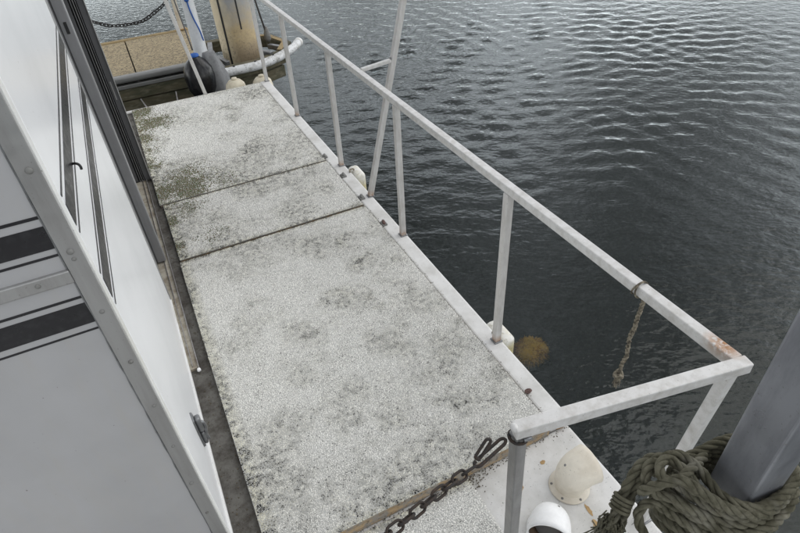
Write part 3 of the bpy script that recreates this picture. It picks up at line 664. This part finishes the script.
# ------------------------------------------------------------------ chains
def link_mesh_data(L, W, r, mat):
    b = bmesh.new(); pts = []
    h = L / 2 - W / 2
    for k in range(8): a = -math.pi / 2 + math.pi * k / 7; pts.append(Vector((W / 2 * math.sin(a) , 0, 0)) * 0 + Vector((W / 2 * math.cos(a + math.pi / 2 - math.pi / 2) * 0, 0, 0)))
    pts = [Vector((W / 2 * math.cos(a), 0, h + W / 2 * math.sin(a))) for a in np.linspace(0, math.pi, 8)] + [Vector((W / 2 * math.cos(a), 0, -h + W / 2 * math.sin(a))) for a in np.linspace(math.pi, 2 * math.pi, 8)]
    n_ = len(pts); rings = []
    for i in range(n_):
        t_ = (pts[(i + 1) % n_] - pts[i - 1]).normalized(); u = Vector((0, 1, 0)); v = t_.cross(u)
        rings.append([b.verts.new(pts[i] + (u * math.cos(2 * math.pi * k / 7) + v * math.sin(2 * math.pi * k / 7)) * r) for k in range(7)])
    for i in range(n_):
        A = rings[i]; B = rings[(i + 1) % n_]
        for k in range(7): b.faces.new((A[k], A[(k + 1) % 7], B[(k + 1) % 7], B[k]))
    bmesh.ops.recalc_face_normals(b, faces=b.faces)
    me = bpy.data.meshes.new('chain_link'); b.to_mesh(me); b.free(); me.materials.append(mat)
    for p in me.polygons: p.use_smooth = True
    return me
def chain(t, pts, L, W, r, mat, limit=400):
    me = link_mesh_data(L, W, r, mat); pitch = L - 2.6 * r
    P = resample(catmull(pts, 14), pitch)
    for i, (a, b_) in enumerate(zip(P, P[1:])):
        mw, _ = bar_matrix(a, b_, (0.3, 0.2, 1)); mid = (a + b_) / 2
        rot = Matrix.Rotation(rad(45 + 90 * (i % 2)) + random.uniform(-0.25, 0.25), 4, 'Z')
        mw = mw.copy(); mw.translation = mid
        piece('chain_link', me, t, mw @ rot)
ctop = cB + Vector((-0.012, 0.012, -0.03))
gc = thing('gate_chain', (0.49, 0.57, 0.3), 'rusty dark chain hooked to the railing corner across the deck', 'chain')
GB = Vector((-0.42, 0.36, 0.70))
def chp(px, py):
    a_ = np.array([.48, .57]); b_ = np.array([GB.x, GB.y]); nn = np.array([-(b_ - a_)[1], (b_ - a_)[0]])
    r_ = R @ np.array([px - 400.0, py - 266.5, F_PX]); t_ = (nn @ a_) / (nn @ r_[:2]); return Vector(np.array([0, 0, CAM_H]) + t_ * r_)
cp = [chp(474, 467), chp(457, 479), chp(436, 495), chp(418, 510), chp(402, 523), chp(388, 534)]
e0 = cp[-1]
cp += [e0.lerp(GB, 0.3) + Vector((0, 0, -0.02)), e0.lerp(GB, 0.65) + Vector((0, 0, -0.02)), GB]
chain(gc, cp, 0.037, 0.0195, 0.0032, M['chain'])
b = bmesh.new(); bar(b, (GB.x - 0.022, GB.y, BOW_Z + 0.002), (GB.x - 0.022, GB.y, GB.z + 0.04), 0.03, 0.03, up=(0, 1, 0)); obj('anchor_post', b, M['post'], gc)
# snap hook and spare link
s0 = chp(504, 440); s1 = chp(476, 465)
b = bmesh.new(); mw, L_ = bar_matrix(s1, s0, (0, 0, 1))
loop_ = [Vector((0.0075 * math.cos(a), 0, L_ * 0.5 + (L_ * 0.5 - 0.010) * (1 if math.sin(a) > 0 else -1) + 0.013 * math.sin(a))) for a in np.linspace(0.0, 2 * math.pi - 0.35, 22)]
tube(b, [mw @ q for q in loop_], 0.0039, 8); obj('snap_hook', b, M['chain'], gc, True)
me_ = link_mesh_data(0.050, 0.0135, 0.0036, M['chain'])
s2 = chp(492, 436); s3 = chp(474, 464); mw, _ = bar_matrix(s3, s2, (0, 0, 1)); mw = mw.copy(); mw.translation = (s2 + s3) / 2 + Vector((0, 0, 0.004)); piece('chain_link', me_, gc, mw @ Matrix.Rotation(rad(62), 4, 'Z'))
b = bmesh.new(); tube(b, [cB + Vector((0.011 + 0.0205 * math.cos(a), 0.0205 * math.sin(a), -0.030)) for a in np.linspace(0, 6.283, 16)], 0.004, 6); obj('chain_loop', b, M['chain'], gc, True)

# ------------------------------------------------------------------ cowl ventilators
def cowl(loc, yaw, mat, label, s=1.0):
    t = thing('cowl_ventilator', loc, label, 'ventilator', 'cowl ventilators on the bow deck')
    T = Matrix.Translation(loc) @ Matrix.Rotation(yaw, 4, 'Z') @ Matrix.Diagonal((s, s, s, 1))
    b = bmesh.new(); lathe(b, [(0.056, 0.0), (0.058, 0.003), (0.056, 0.007), (0.046, 0.009), (0.044, 0.012)], 40, T); obj('flange', b, mat, t, True)
    # hood: neck rises and sweeps forward into a wide mouth
    prof = [((0, 0.010), 0.043, 90), ((0, 0.026), 0.0435, 90), ((0.001, 0.040), 0.046, 84), ((0.005, 0.053), 0.0495, 70), ((0.013, 0.064), 0.052, 52), ((0.024, 0.071), 0.0535, 33), ((0.037, 0.074), 0.0545, 17), ((0.050, 0.0755), 0.0555, 8), ((0.060, 0.076), 0.0565, 4)]
    def rings_(bm_, pr, dr):
        out = []
        for (x_, z_), r_, ang in pr:
            nrm_ = Vector((math.cos(rad(ang)), 0, math.sin(rad(ang)))); u = Vector((0, 1, 0)); v = nrm_.cross(u)
            out.append([bm_.verts.new(T @ (Vector((x_, 0, z_)) + (u * math.cos(2 * math.pi * k / 36) + v * math.sin(2 * math.pi * k / 36)) * (r_ + dr))) for k in range(36)])
        for A, B in zip(out, out[1:]):
            for k in range(36): bm_.faces.new((A[k], A[(k + 1) % 36], B[(k + 1) % 36], B[k]))
        return out
    b = bmesh.new(); ro = rings_(b, prof, 0.0)
    ri = rings_(b, [prof[-1], ((0.052, 0.0755), 0.0555, 8)], -0.005)
    for k in range(36): b.faces.new((ro[-1][k], ro[-1][(k + 1) % 36], ri[0][(k + 1) % 36], ri[0][k]))
    obj('hood', b, mat, t, True)
    b = bmesh.new(); r2 = rings_(b, [(q[0], q[1], q[2]) for q in prof[::-1][1:]], -0.006); b.faces.new(r2[-1]); obj('mouth_lining', b, M['cowl_inside'], t, True)
    for k in range(6):
        a = math.pi / 6 + k * math.pi / 3
        screw(t, T @ Vector((0.0505 * math.cos(a), 0.0505 * math.sin(a), 0.0075)), Matrix.Identity(4), 0.75)
    screw(t, T @ Vector((-0.018, 0.014, 0.1005)), Matrix.Rotation(yaw, 4, 'Z') @ Matrix.Rotation(rad(-33), 4, 'Y'), 0.8)
    return t
v1_ = at(569, 486, 2, BOW_Z + 0.001); cowl(v1_, rad(-2), M['cowl_cream'], 'cream weathered cowl ventilator on a screwed round flange', 1.2)
v2_ = at(548, 530, 2, BOW_Z + 0.001); cowl(v2_, rad(225), M['cowl_white'], 'white cowl ventilator with dark mouth beside the railing corner post', 1.2)

# ------------------------------------------------------------------ square post with wound mooring rope
PA = rad(-6.5); PW = 0.031; P1 = at(752, 497, 2, 1.045); PC = P1 + Matrix.Rotation(PA, 3, 'Z') @ Vector((PW, PW, 0)); PC.z = 0
pt = thing('square_post', (PC.x, PC.y, BOW_Z), 'thick grey square metal post rising beside the rope coil', 'post')
mwp = Matrix.Translation(PC) @ Matrix.Rotation(PA, 4, 'Z')
b = boxed((-PW, -PW, BOW_Z + 0.004), (PW, PW, 2.6), 0.004, mwp, 3); obj('tube', b, M['big_post'], pt)
b = boxed((-0.06, -0.06, BOW_Z - 0.001), (0.06, 0.06, BOW_Z + 0.006), 0.003, mwp); obj('foot_plate', b, M['darksteel'], pt)
rc = thing('mooring_rope', (PC.x, PC.y, 0.9), 'thick olive grey mooring rope wound and knotted around the square post', 'rope')
RR = 0.0070
def rp(px, py, z): return at(px, py, 2, z)
# wraps: one footprint round the post, repeated downwards with slack
foot_px = [(672, 476), (688, 492), (716, 505), (748, 512), (778, 501), (796, 476), (788, 454), (762, 438), (730, 436), (702, 448), (682, 460)]
fxy = [at(a_, b_, 2, 1.03) for a_, b_ in foot_px]; fc = sum(fxy, Vector((0, 0, 0))) / len(fxy)
def wrap_path(n_t, z0, dz, grow, ph, wob):
    pts = []; nf = len(fxy)
    for i in range(int(n_t * nf)):
        k = i / nf; v_ = fxy[i % nf] - fc; a = 2 * math.pi * (i % nf) / nf
        q = fc + v_ * (1 + grow * k + wob * math.sin(a * 2 + ph + k * 2.1)); q.z = z0 - dz * k + 0.007 * math.sin(a + ph + k) + 0.004 * math.sin(3 * a + k * 1.3)
        pts.append(q)
    return pts
b = bmesh.new(); rope(b, wrap_path(8.3, 1.036, 0.0142, 0.006, 0.4, 0.02), RR, smooth=5); obj('coil', b, M['rope'], rc, True)
b = bmesh.new(); rope(b, [Vector((fc.x + (q.x - fc.x) * 1.16, fc.y + (q.y - fc.y) * 1.16, q.z)) for q in wrap_path(1.7, 1.010, 0.045, 0.0, 2.2, 0.02)], RR, smooth=5)
obj('outer_turn', b, M['rope'], rc, True)
# knot on the left
knots = [
    [(722, 508, 1.03), (700, 490, 1.05), (684, 470, 1.06), (666, 458, 1.06), (650, 464, 1.05), (646, 480, 1.04), (656, 494, 1.02), (672, 498, 1.02), (690, 508, 1.02), (715, 520, 1.00)],
    [(704, 456, 1.04), (690, 470, 1.06), (674, 482, 1.06), (660, 474, 1.068), (664, 459, 1.065), (680, 455, 1.06), (700, 470, 1.055), (722, 496, 1.045), (756, 508, 1.035), (784, 494, 1.03)],
    [(676, 462, 1.05), (656, 457, 1.048), (640, 465, 1.035), (630, 480, 1.02), (622, 496, 1.0), (616, 512, 0.985), (610, 530, 0.97)],
    [(720, 524, 0.985), (690, 512, 0.995), (664, 503, 1.00), (646, 504, 1.005), (638, 516, 0.99), (645, 536, 0.97), (660, 550, 0.95)],
    [(664, 474, 1.04), (646, 472, 1.03), (634, 488, 1.005), (628, 504, 0.985), (622, 520, 0.965), (617, 540, 0.95)],
    [(640, 492, 1.03), (660, 484, 1.06), (682, 480, 1.072), (702, 492, 1.062), (728, 508, 1.045), (760, 514, 1.03), (788, 496, 1.02)],
    [(652, 500, 1.0), (668, 512, 0.99), (690, 526, 0.975), (712, 540, 0.96)],
]
for kp in knots:
    b = bmesh.new(); rope(b, [rp(*q) for q in kp], RR, smooth=9); obj('knot_loop', b, M['rope'], rc, True)
b = bmesh.new(); c_ = rp(621, 504, 1.0); d_ = (rp(616, 516, 0.985) - rp(626, 492, 1.012)).normalized()
for k in range(4):
    mw, _ = bar_matrix(c_ + d_ * (0.006 * k - 0.01), c_ + d_ * (0.006 * k), (0.2, 0.4, 1)); tube(b, [mw @ Vector((0.0135 * math.cos(a), 0.0105 * math.sin(a), 0)) for a in np.linspace(0, 6.283, 18)], 0.0028, 6)
obj('whipping', b, M['rope'], rc, True)
b = bmesh.new(); e_ = rp(611, 524, 0.97)
for k in range(120):
    a = random.uniform(0, 6.28); rr = random.uniform(0, 0.016); o1 = e_ + Vector((rr * math.cos(a), rr * math.sin(a), random.uniform(-0.01, 0.02)))
    tube(b, [o1, o1 + Vector((random.uniform(-0.012, 0.012), random.uniform(-0.012, 0.012), -0.03)), o1 + Vector((random.uniform(-0.02, 0.02), random.uniform(-0.02, 0.02), -0.06))], 0.0012, 4)
tag(obj('frayed_fibres', b, M['rope'], rc), kind='stuff')
# fuzz on the rope
b = bmesh.new()
for kp in knots:
    P = resample(catmull([rp(*q) for q in kp], 8), 0.004)
    for p_ in P:
        for _ in range(2):
            dv_ = Vector((random.gauss(0, 1), random.gauss(0, 1), random.gauss(0, 1))).normalized()
            tube(b, [p_ + dv_ * RR * 0.95, p_ + dv_ * (RR + random.uniform(0.001, 0.004)) + Vector((random.uniform(-0.002, 0.002), 0, random.uniform(-0.003, 0.001)))], 0.00035, 3, False)
tag(obj('loose_fibres', b, M['rope'], rc), kind='stuff')

# ------------------------------------------------------------------ fenders on the hull
def hull_fender(x, y, label, top=-0.005, L=0.44):
    t = thing('hull_fender', (x, y, top - L), label, 'fender', 'fenders hung along the hull')
    b = boxed((x - 0.036, y - 0.075, top - L), (x + 0.036, y + 0.075, top), 0.024, seg=4); obj('body', b, M['fender'], t, True)
    b = bmesh.new(); tube(b, catmull([(x - 0.02, y, top - 0.02), (x - 0.02, y, top + 0.01), (x - 0.05, y - 0.01, top + 0.015), (1.050, y - 0.03, 0.006)], 5), 0.005, 6); obj('lanyard', b, M['rope_tan'], t, True)
hull_fender(1.104, 1.44, 'yellowed white block fender outside the hull above the submerged shape', -0.02)
hull_fender(1.106, 3.10, 'mossy white block fender outside the hull beside the leaning pole', -0.005)
def stern_fender(px, py, label):
    p = at(px, py, 1, SY + 0.075); t = thing('stern_fender', (p.x, p.y, p.z - 0.5), label, 'fender', 'cream fenders behind the stern')
    b = bmesh.new(); lathe(b, [(0.02, -0.5), (0.07, -0.47), (0.092, -0.42), (0.092, -0.09), (0.082, -0.045), (0.055, -0.015), (0.02, -0.004)], 28, Matrix.Translation(p)); obj('body', b, M['cream'], t, True)
    b = bmesh.new(); lathe(b, [(0.02, -0.006), (0.024, 0.0), (0.024, 0.010), (0.012, 0.014)], 14, Matrix.Translation(p)); obj('eye', b, M['cream'], t, True)
stern_fender(234, 79, 'cream rounded fender behind the stern next to the black fender')
stern_fender(261, 76, 'cream rounded fender behind the stern at the foot of the far corner post')

# black ball fender
p = at(200, 77, 1, 5.42); t = thing('ball_fender', (p.x, p.y, p.z - 0.2), 'large black ball fender with blue top hanging behind the stern', 'fender')
b = bmesh.new(); lathe(b, [(0.03, -0.20), (0.09, -0.17), (0.125, -0.10), (0.136, 0.0), (0.125, 0.08), (0.09, 0.14), (0.05, 0.175), (0.038, 0.19)], 36, Matrix.Translation(p)); obj('ball', b, M['black_fender'], t, True)
b = bmesh.new(); lathe(b, [(0.036, 0.18), (0.042, 0.19), (0.038, 0.205), (0.02, 0.212)], 20, Matrix.Translation(p)); obj('blue_collar', b, M['rope_blue'], t, True)
b = bmesh.new(); tube(b, catmull([p + Vector((0, 0, 0.24)), p + Vector((-0.03, 0, 0.6)), p + Vector((-0.10, 0, 1.3))], 6), 0.006, 6); obj('lanyard', b, M['frame_dark'], t, True)
# grey cover draped beside it
q = at(214, 74, 1, 5.47); t = thing('grey_cover', (q.x, q.y, q.z - 0.2), 'limp grey cloth cover hanging behind the black ball fender', 'cover')
b = bmesh.new(); rows = []
for i in range(9):
    f_ = i / 8; rw = []
    for k in range(20):
        a = 2 * math.pi * k / 20; r_ = (0.05 + 0.07 * min(1, f_ * 1.8)) * (1 + 0.13 * math.sin(a * 5 + f_ * 2))
        rw.append(b.verts.new(q + Vector((r_ * math.cos(a), 0.7 * r_ * math.sin(a), 0.20 - 0.42 * f_))))
    rows.append(rw)
for A, B in zip(rows, rows[1:]):
    for k in range(20): b.faces.new((A[k], A[(k + 1) % 20], B[(k + 1) % 20], B[k]))
b.faces.new(rows[0]); obj('cloth', b, M['grey_fabric'], t, True)

# ------------------------------------------------------------------ floating dock
DZ = -0.15
dock = thing('floating_dock', (0, 7.1, WZ), 'floating dock with exposed-aggregate slabs behind the stern', 'dock')
x = 0.02; edges = [0.80, 0.022] + [0.022 - 1.2 * k for k in range(1, 5)]
for a_, b_ in zip(edges, edges[1:]):
    obj('slab', boxed((b_ + 0.006, 6.44, DZ - 0.06), (a_ - 0.006, 7.70, DZ + random.uniform(-0.002, 0.002)), 0.006), M['aggregate'], dock)
obj('slab_bed', boxed((edges[-1], 6.46, DZ - 0.10), (0.79, 7.68, DZ - 0.062)), M['float_dark'], dock)
obj('edge_beam', boxed((edges[-1], 6.345, DZ - 0.055), (0.83, 6.437, DZ + 0.012), 0.022, seg=3), M['dock_alu'], dock)
obj('edge_lip', boxed((edges[-1], 6.352, DZ - 0.115), (0.83, 6.42, DZ - 0.075), 0.006), M['dock_alu'], dock)
obj('waler', boxed((edges[-1], 6.365, DZ - 0.235), (0.85, 6.43, DZ - 0.117), 0.01), M['timber'], dock)
obj('waler', boxed((edges[-1], 6.38, DZ - 0.36), (0.85, 6.43, DZ - 0.245), 0.01), M['timber'], dock)
obj('edge_beam', boxed((edges[-1], 7.703, DZ - 0.09), (0.83, 7.775, DZ + 0.010), 0.012, seg=3), M['ochre'], dock)
obj('float_unit', boxed((edges[-1], 6.50, WZ - 0.35), (0.78, 7.66, DZ - 0.102), 0.02), M['float_dark'], dock)
for (x0, x1) in ((-0.02, 0.10), (0.34, 0.30), (-0.6, -0.5), (-1.3, -1.2)):
    b = bmesh.new(); tube(b, [(x0, 6.36, DZ - 0.24), (x1, 6.30, WZ - 0.15)], 0.009, 6); obj('hanger_rod', b, M['steel'], dock, True)
# guide frame round the pile
gf = thing('pile_guide', (1.1, 6.2, WZ), 'guide frame with white tube fender round the pile', 'pile guide')
def ring(pts, w_, h_, mat, name):
    for A, B in zip(pts, pts[1:]):
        b = bmesh.new(); A = Vector(A); B = Vector(B); e_ = (B - A).normalized() * (w_ * 0.3); bar(b, A - e_, B + e_, w_, h_, bev=0.008)
        obj(name, b, mat, gf)
ring([(0.82, 5.86, -0.15), (1.16, 5.88, -0.151), (1.46, 6.03, -0.152), (1.60, 6.30, -0.153), (1.50, 6.66, -0.154), (1.22, 6.84, -0.155), (0.84, 6.86, -0.156)], 0.10, 0.12, M['timber'], 'frame_beam')
ring([(1.46, 6.06, -0.085), (1.585, 6.30, -0.086), (1.49, 6.64, -0.087), (1.22, 6.81, -0.088)], 0.055, 0.012, M['ochre'], 'cap_board')
ring([(0.83, 5.92, -0.30), (1.18, 5.94, -0.301), (1.44, 6.06, -0.302)], 0.08, 0.12, M['timber'], 'frame_beam')
b = bmesh.new(); pth = catmull([(0.70, 5.735, -0.10), (0.95, 5.74, -0.10), (1.15, 5.755, -0.10), (1.36, 5.85, -0.10), (1.52, 5.98, -0.10), (1.64, 6.10, -0.10), (1.70, 6.19, -0.10)], 6)
tube(b, pth, 0.043, 20); wt = obj('tube_fender', b, M['tube_white'], gf, True)
b = bmesh.new(); lathe(b, [(0.036, 0), (0.047, 0.004), (0.047, 0.05), (0.042, 0.054)], 20, Matrix.Translation(pth[-1]) @ Vector((0.6, 0.8, 0)).to_track_quat('Z', 'Y').to_matrix().to_4x4()); obj('tube_end', b, M['hull'], gf, True)
for (x_, y_) in ((0.90, 5.737), (1.12, 5.752), (1.33, 5.836), (1.50, 5.965)):
    b = bmesh.new(); lathe(b, [(0.012, -0.005), (0.012, 0.006), (0.006, 0.009)], 10, Matrix.Translation((x_, y_, -0.058))); obj('bolt', b, M['black'], gf)
for (A, B) in (((0.84, 6.30, -0.12), (0.90, 6.05, -0.12)), ((1.42, 6.35, -0.12), (1.52, 6.20, -0.12)), ((1.35, 5.98, -0.09), (1.28, 6.10, -0.09)), ((0.80, 6.40, -0.10), (0.86, 6.75, -0.10))):
    b = bmesh.new(); bar(b, A, B, 0.05, 0.05, bev=0.006); obj('roller_bracket', b, M['darksteel'], gf)
ring([(0.80, 5.80, -0.07), (0.80, 6.36, -0.071)], 0.05, 0.05, M['darksteel'], 'side_arm')
# pile
pl = thing('mooring_pile', (1.12, 6.34, -3.0), 'thick round beige and grey mooring pile with dark seams', 'pile')
b = bmesh.new(); lathe(b, [(0.205, -3.1), (0.205, 2.6), (0.19, 2.62)], 56, Matrix.Translation((1.12, 6.34, 0))); o_ = obj('shaft', b, M['pile_coat'], pl); shade_auto(o_.data, 50)
for ang, z0 in ((-138, -0.62), (-88, 0.16)):
    a = rad(ang); c_ = Vector((1.12 + 0.2055 * math.cos(a), 6.34 + 0.2055 * math.sin(a), 0)); mw = Matrix.Translation(c_) @ Matrix.Rotation(a, 4, 'Z')
    b = boxed((-0.004, -0.011 if z0 < 0 else -0.007, z0), (0.004, 0.011 if z0 < 0 else 0.007, 2.58), 0.002, mw); obj('seam_strip', b, M['black'], pl)
# dark mooring line on the pile's right side
ml = thing('mooring_line', (1.43, 6.45, -0.1), 'thin dark mooring line running up beside the pile', 'line')
b = bmesh.new(); tube(b, [Vector((1.435, 6.42, -0.02)), Vector((1.34, 6.40, 0.62)), Vector((1.27, 6.38, 1.3))], 0.010, 6); obj('line', b, M['frame_dark'], ml, True)
b = bmesh.new(); lathe(b, [(0.012, 0.09), (0.02, 0.06), (0.034, 0.02), (0.038, -0.04), (0.02, -0.07)], 14, Matrix.Translation((1.44, 6.42, -0.02))); obj('thimble', b, M['grey_knob'], ml, True)
# cream dock post and chain along the far edge
dp = thing('dock_post', (0.70, 7.74, DZ), 'cream painted post with a rusty foot on the far dock edge', 'post')
b = bmesh.new(); bar(b, (0.70, 7.735, DZ + 0.012), (0.70, 7.735, 1.1), 0.055, 0.055, up=(0, 1, 0), bev=0.006); obj('tube', b, M['cream_post'], dp)
b = boxed((0.645, 7.69, DZ + 0.0105), (0.755, 7.772, DZ + 0.022), 0.003); obj('foot_plate', b, M['flake'], dp)
dc = thing('dock_chain', (0.2, 7.735, 0.03), 'dark chain swagged from the cream post along the far dock edge', 'chain')
pts = [at(px, py, 1, 7.735) for px, py in ((60, 8), (80, 17), (97, 23), (115, 26), (140, 22), (154, 13), (167, 0))] + [Vector((0.68, 7.735, 0.36))]
chain(dc, pts, 0.058, 0.034, 0.0065, M['black'])
# white tapered post with a blue rope
wp = thing('tapered_white_post', (0.68, 6.30, -0.2), 'white tapered post with a blue rope standing between dock and stern', 'post')
b = bmesh.new(); c0 = at(204, 64, 1, 6.12); c1 = at(186, -4, 1, 6.12); c2 = c1 + (c1 - c0) * 1.2
tube(b, [c0 + Vector((0.02, 0, -0.35)), c0 + Vector((0.01, 0, -0.06)), c0, c0.lerp(c1, 0.2), c1, c2], [0.09, 0.10, 0.09, 0.068, 0.056, 0.05], 24); obj('shaft', b, M['white_plastic'], wp, True)
bl = thing('blue_rope', c1, 'thin blue rope trailing down the white tapered post', 'rope')
b = bmesh.new(); pts = [c1 + Vector((-0.02, -0.075, 0.45)), c1 + Vector((-0.015, -0.07, 0.0)), c1.lerp(c0, 0.25) + Vector((0.0, -0.075, 0)), c1.lerp(c0, 0.45) + Vector((0.03, -0.08, 0)), c1.lerp(c0, 0.62) + Vector((0.045, -0.08, 0))]
tube(b, catmull(pts, 8), 0.007, 6); obj('strand', b, M['rope_blue'], bl, True)
b = bmesh.new(); bmesh.ops.create_icosphere(b, subdivisions=2, radius=0.022, matrix=Matrix.Translation(pts[1] + Vector((0, 0, -0.02)))); obj('knot', b, M['rope_blue'], bl, True)

# ------------------------------------------------------------------ submerged shape
p = at(530, 351, 2, -0.755); t = thing('submerged_float', (p.x, p.y, -0.85), 'murky yellow-brown rounded shape under the water beside the hull', 'float')
b = bmesh.new(); bmesh.ops.create_icosphere(b, subdivisions=4, radius=0.10, matrix=Matrix.Translation(p) @ Matrix.Diagonal((1.0, 0.9, 0.55, 1)))
for v_ in b.verts:
    d = (v_.co - p); v_.co = p + d * (1 + 0.13 * math.sin(d.x * 40 + 1) * math.sin(d.y * 37) + random.uniform(-0.03, 0.03))
obj('bulb', b, M['blob'], t, True)
b = bmesh.new()
for k in range(2200):
    d = Vector((random.gauss(0, 1), random.gauss(0, 1), random.gauss(0, 0.6))).normalized(); d0 = Vector((d.x * 0.098, d.y * 0.088, d.z * 0.052)); L_ = random.uniform(0.004, 0.024)
    s_ = d.cross(Vector((random.random(), random.random(), random.random()))).normalized() * 0.004
    e_ = p + d0 + d * L_ + Vector((random.gauss(0, 0.008), random.gauss(0, 0.008), -abs(random.gauss(0, 0.006))))
    vs_ = [b.verts.new(p + d0 - s_), b.verts.new(p + d0 + s_), b.verts.new(e_)]; b.faces.new(vs_)
tag(obj('weed_fronds', b, M['blob'], t), kind='stuff')
